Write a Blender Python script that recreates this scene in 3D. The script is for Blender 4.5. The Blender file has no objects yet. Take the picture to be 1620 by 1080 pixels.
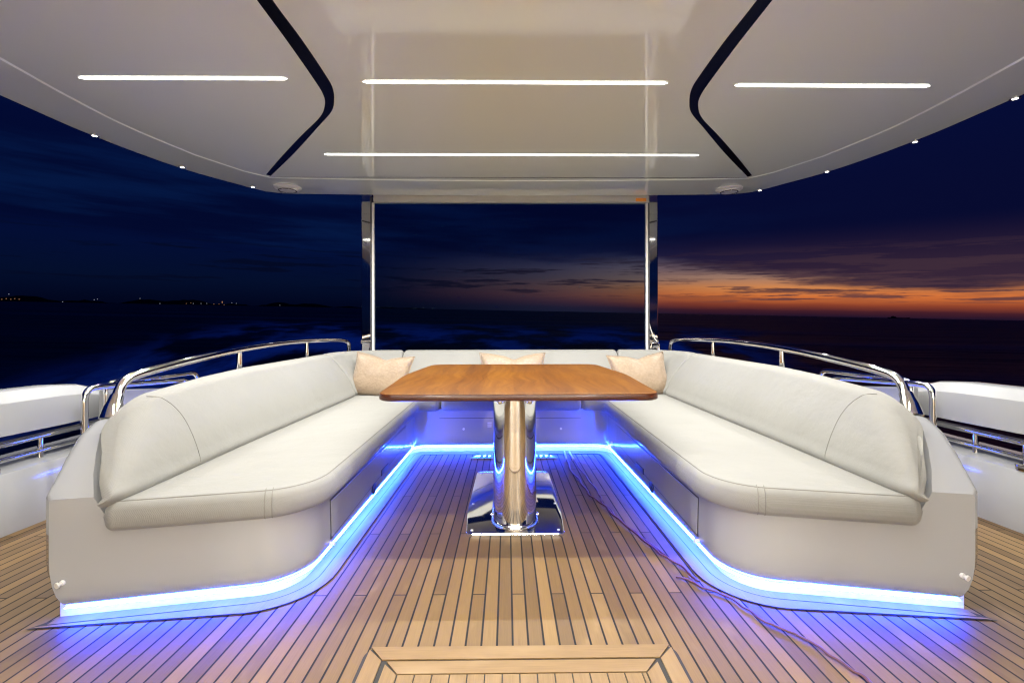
import bpy, bmesh, math, random
from mathutils import Vector, Matrix
random.seed(7)
R = math.radians
S = bpy.context.scene
COL = S.collection

# ------------------------------------------------------------------ camera
# z = 0 is the teak deck under the table; +Y looks aft over the stern; the boat's centreline is X = 0
CAM = Vector((-0.035, 0.0, 1.042))
F, VX, VH = 720.0, 802.0, 512.0          # focal length in photo pixels, vanishing point of the boat's long axis
cd = bpy.data.cameras.new('camera'); cam = bpy.data.objects.new('camera', cd); COL.objects.link(cam)
cam.location = CAM
cam.rotation_euler = (R(90), R(0.1), R(-0.65))
cd.sensor_width = 36.0; cd.lens = 16.0
cd.shift_y = -28.0 / 1620.0
cd.clip_start = 0.02; cd.clip_end = 60000
S.camera = cam

# ------------------------------------------------------------------ exposure
S.view_settings.view_transform = 'Standard'; S.view_settings.look = 'None'
S.view_settings.exposure = 0.52; S.view_settings.gamma = 1.0
S.render.engine = 'CYCLES'
S.cycles.use_denoising = True; S.cycles.filter_width = 1.2
S.cycles.max_bounces = 10; S.cycles.diffuse_bounces = 6; S.cycles.glossy_bounces = 6
S.cycles.sample_clamp_indirect = 8.0
S.cycles.caustics_reflective = False; S.cycles.caustics_refractive = False

# ------------------------------------------------------------------ node helper
class N:
    def __init__(s, tree): s.t = tree; s.n = tree.nodes; s.l = tree.links
    def put(s, sock, v):
        if hasattr(v, 'is_output') or isinstance(v, bpy.types.NodeSocket): s.l.new(v, sock)
        elif isinstance(v, (tuple, list)):
            v = tuple(v)
            if len(sock.default_value) == 4 and len(v) == 3: v = v + (1,)
            sock.default_value = v
        else: sock.default_value = v
    def m(s, op, a, b=None, c=None, clamp=False):
        n = s.n.new('ShaderNodeMath'); n.operation = op; n.use_clamp = clamp
        for i, v in enumerate((a, b, c)):
            if v is not None: s.put(n.inputs[i], v)
        return n.outputs[0]
    def step(s, x, a, b):                       # smooth ramp from 0 at a to 1 at b
        n = s.n.new('ShaderNodeMapRange'); n.interpolation_type = 'SMOOTHSTEP'
        s.put(n.inputs['Value'], x); s.put(n.inputs['From Min'], a); s.put(n.inputs['From Max'], b)
        return n.outputs['Result']
    def mix(s, f, a, b, mode='MIX'):
        n = s.n.new('ShaderNodeMix'); n.data_type = 'RGBA'; n.blend_type = mode
        s.put(n.inputs[0], f); s.put(n.inputs[6], a); s.put(n.inputs[7], b)
        return n.outputs[2]
    def coord(s, which='Object'): return s.n.new('ShaderNodeTexCoord').outputs[which]
    def sep(s, v):
        n = s.n.new('ShaderNodeSeparateXYZ'); s.put(n.inputs[0], v); return n.outputs
    def comb(s, x, y, z=0.0):
        n = s.n.new('ShaderNodeCombineXYZ')
        for i, v in enumerate((x, y, z)): s.put(n.inputs[i], v)
        return n.outputs[0]
    def scale(s, v, k):
        n = s.n.new('ShaderNodeVectorMath'); n.operation = 'MULTIPLY'; s.put(n.inputs[0], v); n.inputs[1].default_value = k
        return n.outputs[0]
    def noise(s, v, sc, detail=3.0, rough=.5, out=0):
        n = s.n.new('ShaderNodeTexNoise'); s.put(n.inputs['Vector'], v); n.inputs['Scale'].default_value = sc
        n.inputs['Detail'].default_value = detail; n.inputs['Roughness'].default_value = rough
        return n.outputs[out]
    def white(s, v):
        n = s.n.new('ShaderNodeTexWhiteNoise'); s.put(n.inputs['Vector'], v); return n.outputs['Value']
    def ramp(s, f, stops):
        n = s.n.new('ShaderNodeValToRGB'); e = n.color_ramp.elements
        while len(e) < len(stops): e.new(0.5)
        for i, (p, c) in enumerate(stops): e[i].position = p; e[i].color = tuple(c) + (1,)
        s.put(n.inputs[0], f); return n.outputs[0]
    def bump(s, h, dist, strength=1.0):
        n = s.n.new('ShaderNodeBump'); s.put(n.inputs['Height'], h); n.inputs['Distance'].default_value = dist
        n.inputs['Strength'].default_value = strength; return n.outputs[0]

def mat(name, col=(.5, .5, .5), rough=.5, metal=0.0, coat=0.0, fn=None, spec=None, emit=None, estr=0.0):
    m = bpy.data.materials.new(name); m.use_nodes = True
    b = m.node_tree.nodes['Principled BSDF']
    b.inputs['Base Color'].default_value = tuple(col) + (1,); b.inputs['Roughness'].default_value = rough
    b.inputs['Metallic'].default_value = metal; b.inputs['Coat Weight'].default_value = coat
    b.inputs['Coat Roughness'].default_value = .04
    if spec is not None: b.inputs['Specular IOR Level'].default_value = spec
    if emit: b.inputs['Emission Color'].default_value = tuple(emit) + (1,); b.inputs['Emission Strength'].default_value = estr
    if fn: fn(N(m.node_tree), b)
    return m

# ------------------------------------------------------------------ sky: last light after sunset under a bank of cloud
# the running boat is trimmed bow-up and heeled a little, so the sea's horizon lies tilted against the boat
SLX, SLY, SZ0 = -0.0208, 0.0292, -2.7           # sea plane in the boat's frame: z = SZ0 + SLX x + SLY y
SEA_N = Vector((-SLX, -SLY, 1)).normalized()
TILT = Vector((0, 0, 1)).rotation_difference(SEA_N)
W = bpy.data.worlds.new('World'); S.world = W; W.use_nodes = True
n = N(W.node_tree)
bg = n.n['Background']
rot = n.n.new('ShaderNodeVectorRotate'); rot.rotation_type = 'EULER_XYZ'
n.put(rot.inputs['Vector'], n.coord('Generated'))
rot.inputs['Rotation'].default_value = TILT.inverted().to_euler('XYZ')
dx, dy, dz = n.sep(rot.outputs[0])
az = n.m('ARCTAN2', dx, dy)                    # 0 straight aft, + to the right
el = n.m('ARCSINE', n.m('MINIMUM', n.m('MAXIMUM', dz, -1.0), 1.0))
p = n.comb(n.m('MULTIPLY', az, 3.0), n.m('MULTIPLY', el, 26.0), 0.0)
warp = n.noise(p, 1.3, 5.0, .6)
glow = n.m('MULTIPLY', n.step(az, -0.34, 0.80), n.step(az, 1.7, 1.15))                 # how far round towards the sunset
elw = n.m('ADD', el, n.m('MULTIPLY', n.m('SUBTRACT', warp, .5), .012))
low = n.ramp(n.m('DIVIDE', elw, .14), [
    (0.0, (.012, .005, .016)), (.07, (.045, .010, .016)), (.15, (.20, .040, .018)), (.26, (.50, .130, .030)), (.38, (.52, .19, .058)),
    (.52, (.30, .165, .110)), (.68, (.19, .125, .130)), (.85, (.09, .075, .115)), (1.0, (.02, .026, .065))])
night = n.ramp(n.m('DIVIDE', el, 1.57), [
    (0.0, (.0004, .0012, .008)), (.03, (.0008, .0032, .017)), (.10, (.0006, .0030, .030)), (.30, (.0008, .0036, .038)), (1.0, (.004, .036, .34))])
low = n.mix(n.step(az, .42, .02), low, n.mix(.55, low, (.055, .055, .115)))
sky = n.mix(n.m('MULTIPLY', glow, n.step(el, .16, .09)), night, low)
# cloud bank: its lower edge comes down towards the right
edge = n.m('SUBTRACT', .118, n.m('MULTIPLY', n.step(az, .15, .85), .072))
bank = n.step(n.m('ADD', n.m('SUBTRACT', el, edge), n.m('MULTIPLY', n.m('SUBTRACT', n.noise(p, 1.0, 6.0, .62), .5), .105)), -.022, .020)
lay = n.noise(n.comb(n.m('MULTIPLY', az, 2.2), n.m('MULTIPLY', el, 20.0), 9.0), 1.0, 5.0, .6)
bankcol = n.mix(glow, n.mix(n.step(lay, .40, .64), (.0005, .0020, .018), (.0010, .0060, .036)), n.mix(n.step(el, .17, .05), (.0016, .0024, .020), (.028, .014, .028)))
sky = n.mix(n.m('MULTIPLY', bank, n.step(el, .55, .14)), sky, bankcol)
# torn streaks of cloud low down
q = n.comb(n.m('MULTIPLY', az, 5.0), n.m('MULTIPLY', el, 75.0), 3.7)
streak = n.m('MULTIPLY', n.step(n.noise(q, 1.0, 6.0, .64), .50, .585), n.m('MULTIPLY', n.step(el, .022, .05), n.step(el, .14, .09)))
sky = n.mix(n.m('MULTIPLY', streak, .85), sky, n.mix(glow, (.0008, .002, .011), (.035, .018, .030)))
q2 = n.comb(n.m('MULTIPLY', az, 7.5), n.m('MULTIPLY', el, 150.0), 11.3)
torn = n.m('MULTIPLY', n.step(n.noise(q2, 1.0, 5.0, .62), .54, .60), n.m('MULTIPLY', n.step(az, .18, .55), n.m('MULTIPLY', n.step(el, .020, .032), n.step(el, .095, .07))))
sky = n.mix(n.m('MULTIPLY', torn, .8), sky, (.050, .024, .034))
n.put(bg.inputs['Color'], sky); bg.inputs['Strength'].default_value = 1.0

# ------------------------------------------------------------------ mesh builder
class MB:
    def __init__(s): s.v = []; s.f = []; s.mi = []; s.cur = 0
    def add(s, vs, fs):
        o = len(s.v); s.v += [tuple(v) for v in vs]
        for f in fs: s.f.append([o + i for i in f]); s.mi.append(s.cur)
    def box(s, x0, x1, y0, y1, z0, z1):
        s.add([(x, y, z) for z in (z0, z1) for y in (y0, y1) for x in (x0, x1)],
              [(0, 2, 3, 1), (4, 5, 7, 6), (0, 1, 5, 4), (1, 3, 7, 5), (3, 2, 6, 7), (2, 0, 4, 6)])
    def loft(s, secs, caps=True, closed=True):   # secs: rings of equal length
        k = len(secs[0]); vs = [p for r in secs for p in r]; fs = []
        for i in range(len(secs) - 1):
            for j in range(k if closed else k - 1):
                a, b = i * k + j, i * k + (j + 1) % k
                fs.append((a, b, b + k, a + k))
        if caps:
            fs.append(tuple(range(k - 1, -1, -1))); fs.append(tuple(range((len(secs) - 1) * k, len(secs) * k)))
        s.add(vs, fs)
    def tube(s, pts, r, sides=14, caps=True):
        pts = [Vector(p) for p in pts]; rr = r if isinstance(r, (list, tuple)) else [r] * len(pts)
        up = None; secs = []
        for i, p in enumerate(pts):
            t = (pts[min(i + 1, len(pts) - 1)] - pts[max(i - 1, 0)]).normalized()
            if up is None: up = t.orthogonal().normalized()
            up = (up - t * up.dot(t)).normalized(); w = t.cross(up)
            secs.append([p + rr[i] * (math.cos(a) * up + math.sin(a) * w) for a in [2 * math.pi * j / sides for j in range(sides)]])
        s.loft(secs, caps)
    def lathe(s, prof, c, axis=(0, 0, 1), sides=24):  # prof: (radius, height along axis)
        ax = Vector(axis).normalized(); u = ax.orthogonal().normalized(); w = ax.cross(u); c = Vector(c)
        s.loft([[c + ax * h + r * (math.cos(a) * u + math.sin(a) * w) for a in [2 * math.pi * j / sides for j in range(sides)]] for r, h in prof])
    def build(s, name, m, parent=None, smooth=35, bevel=0.0, bseg=2):
        me = bpy.data.meshes.new(name); me.from_pydata(s.v, [], s.f)
        ms = m if isinstance(m, (list, tuple)) else [m]
        for q in ms: me.materials.append(q)
        if len(ms) > 1:
            for pl, i in zip(me.polygons, s.mi): pl.material_index = i
        bm = bmesh.new(); bm.from_mesh(me)
        bmesh.ops.recalc_face_normals(bm, faces=bm.faces)
        if bevel:
            ed = [e for e in bm.edges if len(e.link_faces) == 2 and e.calc_face_angle() > R(30)]
            bmesh.ops.bevel(bm, geom=ed, offset=bevel, segments=bseg, profile=.5, affect='EDGES', clamp_overlap=True)
        bm.to_mesh(me); bm.free()
        if smooth:
            for pl in me.polygons: pl.use_smooth = True
            me.set_sharp_from_angle(angle=R(smooth))
        o = bpy.data.objects.new(name, me); COL.objects.link(o)
        if bevel:
            w = o.modifiers.new('normals', 'WEIGHTED_NORMAL'); w.keep_sharp = True
        if parent: o.parent = parent
        return o

def tag(o, label=None, cat=None, group=None, kind=None):
    if label: o['label'] = label
    if cat: o['category'] = cat
    if group: o['group'] = group
    if kind: o['kind'] = kind
    return o
def empty(name, loc, label, cat, group=None):
    o = bpy.data.objects.new(name, None); COL.objects.link(o); o.location = loc; o.empty_display_size = .1
    return tag(o, label, cat, group)
def keep(o):                                    # parent keeps world-space meshes where they are
    for c in o.children: c.matrix_parent_inverse = Matrix.Translation(-o.location)
def keep_all(o):
    bpy.context.view_layer.update()
    keep(o)

def smoothpath(pts, n=8):                       # Catmull-Rom
    P = [Vector(p) for p in pts]; P = [2 * P[0] - P[1]] + P + [2 * P[-1] - P[-2]]; out = []
    for i in range(1, len(P) - 2):
        a, b, c, d = P[i - 1:i + 3]
        for k in range(n):
            t = k / n
            out.append(.5 * ((2 * b) + (c - a) * t + (2 * a - 5 * b + 4 * c - d) * t * t + (3 * b - a - 3 * c + d) * t ** 3))
    out.append(P[-2]); return out
def fillet(pts, rads, n=8, closed=True):        # round the corners of a 2-D polygon
    P = [Vector((p[0], p[1], 0)) for p in pts]; out = []
    for i, p in enumerate(P):
        r = rads[i] if isinstance(rads, (list, tuple)) else rads
        if r <= 0 or (not closed and i in (0, len(P) - 1)): out.append((p.x, p.y)); continue
        a = (P[i - 1] - p).normalized(); b = (P[(i + 1) % len(P)] - p).normalized()
        th = a.angle(b); d = r / math.tan(th / 2)
        t0 = p + a * d; c = p + (a + b).normalized() * (r / math.sin(th / 2))
        t1 = p + b * d; v0 = t0 - c; v1 = t1 - c; ang = v0.angle(v1)
        for k in range(n + 1):
            f = k / n
            v = (v0 * math.sin((1 - f) * ang) + v1 * math.sin(f * ang)) / math.sin(ang) if ang > 1e-5 else v0
            out.append(((c + v).x, (c + v).y))
    return out
def area(P): return .5 * sum(P[i - 1][0] * P[i][1] - P[i][0] * P[i - 1][1] for i in range(len(P)))
def offset(P, d, closed=True):                  # d > 0 shrinks a counter-clockwise polygon
    out = []; k = len(P)
    for i in range(k):
        a = Vector(P[i - 1] if closed or i else P[0]); b = Vector(P[i]); c = Vector(P[(i + 1) % k] if closed or i < k - 1 else P[i])
        e0 = (b - a) if (b - a).length > 1e-9 else (c - b); e1 = (c - b) if (c - b).length > 1e-9 else e0
        n0 = Vector((-e0.y, e0.x)).normalized(); n1 = Vector((-e1.y, e1.x)).normalized()
        m = (n0 + n1); m = m.normalized() if m.length > 1e-6 else n0
        k2 = 1 / max(.35, m.dot(n0)); out.append(tuple(b + m * d * k2))
    return out
def resample(P, step):
    out = [Vector(P[0])]
    for a, b in zip(P[:-1], P[1:]):
        a, b = Vector(a), Vector(b); k = max(1, int(round((b - a).length / step)))
        out += [a.lerp(b, i / k) for i in range(1, k + 1)]
    return out
def mir(P): return [(-x,) + tuple(q) for x, *q in P]
DS = 0.0278
def zd(y): return -DS * (y - 2.22)              # the teak deck falls a little towards the stern
def on_z(px, py, z):                            # point of the photo at a known height
    d = F * (CAM.z - z) / (py - VH); return ((px - VX) * d / F + CAM.x, d)
def on_deck(px, py):
    d = 705.6 / (py - 532.0); return ((px - VX) * d / F + CAM.x, d)
ZC = 2.33                                       # underside of the hardtop
def on_roof(px, py): return on_z(px, py, ZC)

# ------------------------------------------------------------------ materials
def teak_fn(n, b):
    x, y, z = n.sep(n.coord('Object'))
    u = n.m('DIVIDE', n.m('SUBTRACT', x, .032), .05); k = n.m('FLOOR', u); fx = n.m('SUBTRACT', u, k)
    k3 = n.m('FLOORED_MODULO', k, 3.0)
    off = n.m('MULTIPLY', n.m('SUBTRACT', n.m('COMPARE', k3, 1.0, .1), n.m('COMPARE', k3, 2.0, .1)), .536)
    w = n.m('DIVIDE', n.m('SUBTRACT', n.m('SUBTRACT', y, 2.27), off), 1.62); sg = n.m('FLOOR', w); fy = n.m('SUBTRACT', w, sg)
    ex = n.m('MULTIPLY', n.m('SUBTRACT', .5, n.m('ABSOLUTE', n.m('SUBTRACT', fx, .5))), .05)
    ey = n.m('MULTIPLY', n.m('SUBTRACT', .5, n.m('ABSOLUTE', n.m('SUBTRACT', fy, .5))), 1.62)
    seam = n.m('MAXIMUM', n.step(ex, .0036, .0029), n.step(ey, .0030, .0020))
    rnd = n.white(n.comb(k, sg, 1.0)); rnd2 = n.white(n.comb(k, sg, 7.0))
    grain = n.noise(n.comb(n.m('ADD', n.m('MULTIPLY', x, 260.0), n.m('MULTIPLY', rnd, 50.0)), n.m('MULTIPLY', y, 9.0), rnd2), 1.0, 4.0, .65)
    blot = n.noise(n.comb(n.m('MULTIPLY', x, 5.0), n.m('MULTIPLY', y, 2.2), rnd), 1.0, 4.0, .6)
    c = n.ramp(n.m('ADD', n.m('MULTIPLY', rnd, .62), n.m('MULTIPLY', grain, .42)), [(0.0, (.070, .037, .011)), (.5, (.143, .082, .025)), (1.0, (.238, .144, .050))])
    c = n.mix(n.step(blot, .55, .78), c, (.245, .158, .066))
    c = n.mix(n.m('MULTIPLY', n.step(n.noise(n.comb(x, y, 0.0), 2.3, 4.0), .56, .72), .35), c, (.13, .078, .040))
    n.put(b.inputs['Base Color'], n.mix(seam, c, (.003, .003, .003)))
    n.put(b.inputs['Roughness'], n.m('ADD', n.m('ADD', .44, n.m('MULTIPLY', blot, .20)), n.m('MULTIPLY', seam, .3)))
    n.put(b.inputs['Normal'], n.bump(n.m('SUBTRACT', n.m('MULTIPLY', grain, .3), n.m('MULTIPLY', seam, 1.5)), .0006))
M_teak = mat('teak_planks', fn=teak_fn)
def board_fn(axis):
    def f(n, b):
        x, y, z = n.sep(n.coord('Object'))
        if axis == 'x': x, y = y, x
        g = n.noise(n.comb(n.m('MULTIPLY', x, 220.0), n.m('MULTIPLY', y, 8.0), z), 1.0, 4.0, .65)
        bl = n.noise(n.comb(n.m('MULTIPLY', x, 8.0), n.m('MULTIPLY', y, 3.0), 0.0), 1.0, 3.0)
        c = n.ramp(g, [(.25, (.165, .098, .036)), (.75, (.235, .145, .058))])
        n.put(b.inputs['Base Color'], n.mix(n.step(bl, .5, .75), c, (.26, .172, .08)))
        b.inputs['Roughness'].default_value = .5
    return f
M_board_y = mat('teak_board', fn=board_fn('y')); M_board_x = mat('teak_board_across', fn=board_fn('x'))
M_caulk = mat('black_caulking', (.012, .011, .012), .6)
def gel_fn(n, b):
    w = n.noise(n.coord('Object'), 3.0, 2.0)
    n.put(b.inputs['Normal'], n.bump(w, .0012, .35))
M_gel = mat('white_gelcoat', (.355, .368, .385), .16, coat=.6, fn=gel_fn)
def roof_fn(n, b):
    w = n.noise(n.coord('Object'), 1.1, 2.0)
    n.put(b.inputs['Normal'], n.bump(w, .0008, .3))
M_roof = mat('glossy_ivory_gelcoat', (.88, .95, .89), .06, coat=.8, fn=roof_fn)
M_black = mat('black_gloss_trim', (.006, .006, .008), .12)
def chrome_fn(n, b):
    n.put(b.inputs['Roughness'], n.m('ADD', .03, n.m('MULTIPLY', n.noise(n.coord('Object'), 9.0, 4.0), .04)))
M_chrome = mat('polished_steel', (.82, .81, .79), .05, 1.0, fn=chrome_fn)
def fabric_fn(n, b):
    o = n.coord('Object'); x, y, z = n.sep(o)
    d = n.m('ADD', n.m('ADD', x, y), n.m('MULTIPLY', z, 1.3)); e = n.m('SUBTRACT', n.m('ADD', n.m('MULTIPLY', x, .6), n.m('MULTIPLY', z, 1.2)), y)
    wv = n.m('MULTIPLY', n.m('SINE', n.m('MULTIPLY', d, 1300.0)), n.m('SINE', n.m('MULTIPLY', e, 1300.0)))
    wr = n.noise(o, 7.0, 4.0, .55); big = n.noise(o, 2.2, 2.0)
    c = n.mix(n.m('ADD', .5, n.m('MULTIPLY', wv, .5)), (.228, .230, .220), (.272, .274, .264))
    n.put(b.inputs['Base Color'], n.mix(n.step(big, .45, .7), c, n.mix(.5, c, (.23, .231, .219))))
    n.put(b.inputs['Normal'], n.bump(n.m('ADD', n.m('MULTIPLY', wv, .05), n.m('ADD', n.m('MULTIPLY', wr, 1.7), n.m('MULTIPLY', big, 4.0))), .004, .8))
    b.inputs['Roughness'].default_value = .75; b.inputs['Sheen Weight'].default_value = .15; b.inputs['Specular IOR Level'].default_value = .3
M_fab = mat('cream_woven_fabric', fn=fabric_fn)
M_pipe = mat('cream_piping', (.185, .182, .168), .8)
def satin_fn(n, b):
    o = n.coord('Object')
    v = n.n.new('ShaderNodeTexVoronoi'); n.put(v.inputs['Vector'], n.scale(o, (1, 1, 1))); v.inputs['Scale'].default_value = 55.0
    pat = n.step(n.noise(o, 48.0, 2.0), .45, .58)
    c = n.mix(pat, (.27, .198, .133), (.295, .22, .15))
    n.put(b.inputs['Base Color'], c)
    n.put(b.inputs['Roughness'], n.m('SUBTRACT', .55, n.m('MULTIPLY', pat, .18)))
    n.put(b.inputs['Normal'], n.bump(n.m('ADD', n.noise(o, 9.0, 4.0, .6), n.m('MULTIPLY', pat, .06)), .012, .8))
    b.inputs['Sheen Weight'].default_value = .3
M_satin = mat('champagne_satin', fn=satin_fn)
def table_fn(n, b):
    x, y, z = n.sep(n.coord('Object'))
    wp = n.noise(n.comb(n.m('MULTIPLY', x, 1.6), n.m('MULTIPLY', y, 1.1), 0.0), 1.5, 3.0)
    xx = n.m('ADD', x, n.m('MULTIPLY', wp, .22))
    g = n.noise(n.comb(n.m('MULTIPLY', xx, 34.0), n.m('MULTIPLY', y, 1.6), z), 1.0, 5.0, .65)
    st = n.m('FLOOR', n.m('DIVIDE', x, .16)); rnd = n.white(n.comb(st, 2.0, 0.0))
    f = n.m('ADD', n.m('MULTIPLY', g, .8), n.m('MULTIPLY', rnd, .16))
    c = n.ramp(f, [(.22, (.060, .017, .0018)), (.48, (.128, .044, .0034)), (.75, (.195, .080, .0070))])
    n.put(b.inputs['Base Color'], c)
    b.inputs['Roughness'].default_value = .50; b.inputs['Coat Weight'].default_value = .03; b.inputs['Coat Roughness'].default_value = .10; b.inputs['Specular IOR Level'].default_value = .16
M_table = mat('varnished_teak', fn=table_fn)
M_edge = mat('shaded_table_edge', (.055, .012, .003), .35, coat=.15)  # teak edge, its shade painted in as a darker colour
M_white = mat('white_plastic', (.75, .75, .73), .35)
M_cass = mat('grey_cassette', (.42, .415, .40), .45)
M_dark = mat('dark_vent', (.012, .012, .016), .4)
M_grey = mat('grey_gap', (.06, .06, .07), .6)
M_orange = mat('orange_label', (.75, .27, .03), .5)
M_cable = mat('brown_cable', (.085, .022, .007), .45)
M_led = mat('warm_white_led', (1, 1, 1), .5, emit=(1.0, .97, .90), estr=5.0)
M_spot = mat('downlight_lens', (1, 1, 1), .5, emit=(1.0, .93, .82), estr=5.0)
M_blue = mat('blue_led', (.1, .2, .9), .5, emit=(.011, .054, 1.0), estr=280.0)

M_blue2 = mat('dim_blue_led', (.1, .2, .9), .5, emit=(.01, .075, 1.0), estr=35.0)
# ------------------------------------------------------------------ sea, wake and far shore
def sea_fn(n, b):
    x, y, z = n.sep(n.coord('Object'))
    lat = n.m('DIVIDE', n.m('ABSOLUTE', n.m('ADD', x, 4.0)), n.m('ADD', 9.0, n.m('MULTIPLY', n.m('MAXIMUM', y, 0.0), .5)))
    nz = n.noise(n.comb(n.m('MULTIPLY', n.m('DIVIDE', x, n.m('ADD', 5.0, n.m('MULTIPLY', n.m('MAXIMUM', y, 0.0), .25))), 2.2), n.m('MULTIPLY', y, .035), 0.0), 1.0, 5.0, .55)
    inside = n.step(n.m('ADD', lat, n.m('MULTIPLY', n.m('SUBTRACT', nz, .5), .9)), 1.15, .75)
    foam = n.m('MULTIPLY', n.m('MULTIPLY', inside, n.step(nz, .42, .60)), n.m('MULTIPLY', n.step(y, 150.0, 45.0), n.step(y, 2.0, 8.0)))
    rip = n.noise(n.comb(n.m('MULTIPLY', x, .12), n.m('MULTIPLY', y, .5), 0.0), 1.0, 6.0, .62)
    rip2 = n.noise(n.comb(n.m('MULTIPLY', x, .006), n.m('MULTIPLY', y, .03), 4.0), 1.0, 4.0, .6)
    n.put(b.inputs['Base Color'], n.mix(foam, n.mix(n.step(rip2, .48, .68), (.003, .004, .009), (.035, .034, .048)), (.36, .43, .54)))  # paler streaks paint the ripples' reflections into the base colour
    n.put(b.inputs['Roughness'], n.m('ADD', n.m('ADD', .29, n.m('MULTIPLY', foam, .7)), n.m('MULTIPLY', rip2, .2)))
    n.put(b.inputs['Normal'], n.bump(n.m('ADD', n.m('MULTIPLY', rip, 1.4), n.m('MULTIPLY', rip2, 14.0)), 1.0, 1.0))
    b.inputs['IOR'].default_value = 1.33; b.inputs['Specular IOR Level'].default_value = .06
M_sea = mat('night_sea', fn=sea_fn)
mb = MB(); rings = [3, 8, 20, 50, 130, 400, 1500, 6000, 45000]; seg = 72
vs = [(0, 0, 0)] + [(r * math.cos(2 * math.pi * k / seg), r * math.sin(2 * math.pi * k / seg), 0) for r in rings for k in range(seg)]
fs = [(0, 1 + k, 1 + (k + 1) % seg) for k in range(seg)]
for i in range(len(rings) - 1):
    for k in range(seg):
        a, b_ = 1 + i * seg + k, 1 + i * seg + (k + 1) % seg; fs.append((a, b_, b_ + seg, a + seg))
mb.add(vs, fs)
sea = mb.build('sea', M_sea, smooth=0); sea.rotation_mode = 'QUATERNION'; sea.rotation_quaternion = TILT; sea.location = (0, 0, SZ0)
tag(sea, kind='structure', label='dark night sea with a foaming wake astern', cat='sea')
SEA_M = Matrix.Translation((0, 0, SZ0)) @ TILT.to_matrix().to_4x4()
M_shore = mat('dark_shore', (.006, .007, .010), .95)
mb = MB(); prof = []
for k in range(150):
    a = R(-62 + k * 58.0 / 149); r = 4200
    h = 16 + 12 * math.sin(k * .21) + 9 * math.sin(k * .63 + 1) + random.uniform(0, 9)
    if 18 < k < 27: h += 26
    h *= max(.12, min(1, (149 - k) / 60))
    prof.append((r * math.sin(a), r * math.cos(a), h))
mb.loft([[(x, y, -4), (x, y, h), (x * 1.07, y * 1.07, h * .9), (x * 1.07, y * 1.07, -4)] for x, y, h in prof])
sh = mb.build('distant_shore', M_shore, smooth=0); sh.matrix_world = SEA_M
tag(sh, 'low dark shoreline on the horizon at left', 'shore', kind='structure')
M_l1 = mat('amber_lamp', emit=(1, .45, .14), estr=.32); M_l2 = mat('white_lamp', emit=(.8, .85, 1), estr=.35)
def shore_light(px, py, w, h, m, label):
    el_ = None
    d = Vector(((px - VX), F, (VH - py))); d.normalize()
    d = TILT.inverted() @ Vector((d.x, d.y, d.z)); k = 4050 / math.hypot(d.x, d.y); P = Vector((d.x * k, d.y * k, max(2.0, d.z * k + 2.0)))
    b = MB(); s_ = 5.0
    b.lathe([(.01, -h * s_), (w * s_ * .7, -h * s_ * .7), (w * s_, 0), (w * s_ * .7, h * s_ * .7), (.01, h * s_)], (0, 0, 0), sides=10)
    o = b.build('shore_light', m); o.matrix_world = SEA_M @ Matrix.Translation(P)
    return tag(o, label, 'light', 'lights along the far shore')
LA, LW = 'tiny amber light glowing on the far dark shore', 'tiny white light shining on the far dark shore'
for px, py in [(6, 471), (13, 472), (20, 471), (27, 472), (33, 471), (40, 472), (299, 479), (306, 478), (342, 480), (350, 480), (358, 481)]: shore_light(px, py, .62, .30, M_l1, LA)
for px, py in [(24, 464), (107, 476), (161, 472), (156, 473), (227, 471), (258, 479), (310, 479), (322, 479), (331, 479), (370, 478), (377, 479), (445, 482), (596, 485.5), (600, 485.5), (618, 485), (655, 487), (658, 487), (670, 486), (685, 487)]: shore_light(px, py, .50, .32, M_l2, LW)
o = shore_light(355, 477, .6, 1.5, M_l1, 'taller amber lit tower among the far shore lights'); o.name = 'lit_tower'; o['category'] = 'tower'; del o['group']
# a ship on the right-hand horizon
mb = MB(); d = TILT.inverted() @ Vector((1428 - VX, F, VH - 502)).normalized(); k = 5200 / math.hypot(d.x, d.y)
base = Vector((d.x * k, d.y * k, 0)); sx = 5200 / F
ship = empty('cargo_ship', SEA_M @ base, 'tiny dark ship on the horizon under the sunset', 'ship')
mb.loft([[(x * sx, -6, 0), (x * sx, -6, h), (x * sx, 6, h), (x * sx, 6, 0)] for x, h in ((-13, 9), (-10, 7), (9, 7), (13, 10))])
hull = mb.build('hull', M_shore, ship); mb = MB(); mb.box(-9 * sx, -4 * sx, -5, 5, 7, 17); mb.box(-7.5 * sx, -6.5 * sx, -2, 2, 17, 22)
mb.build('deckhouse', M_shore, ship); ship.rotation_mode = 'QUATERNION'; ship.rotation_quaternion = TILT

# ------------------------------------------------------------------ teak deck
mb = MB(); secs = []
for i in range(41):
    y = -1.6 + i * (6.4 / 40); secs.append([(x, y, zd(y)) for x in (-2.56, -1.28, 0, 1.28, 2.56)])
mb.loft(secs, caps=False, closed=False)
deck = mb.build('deck', M_teak, smooth=0); tag(deck, 'planked teak deck with black caulked seams', 'deck', kind='structure')
mb = MB(); mb.loft([[(-2.56, y, zd(y) - .01), (2.56, y, zd(y) - .01), (2.56, y, zd(y) - .12), (-2.56, y, zd(y) - .12)] for y in (-1.6, 4.8)])
mb.build('deck_slab', M_grey, deck)

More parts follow.
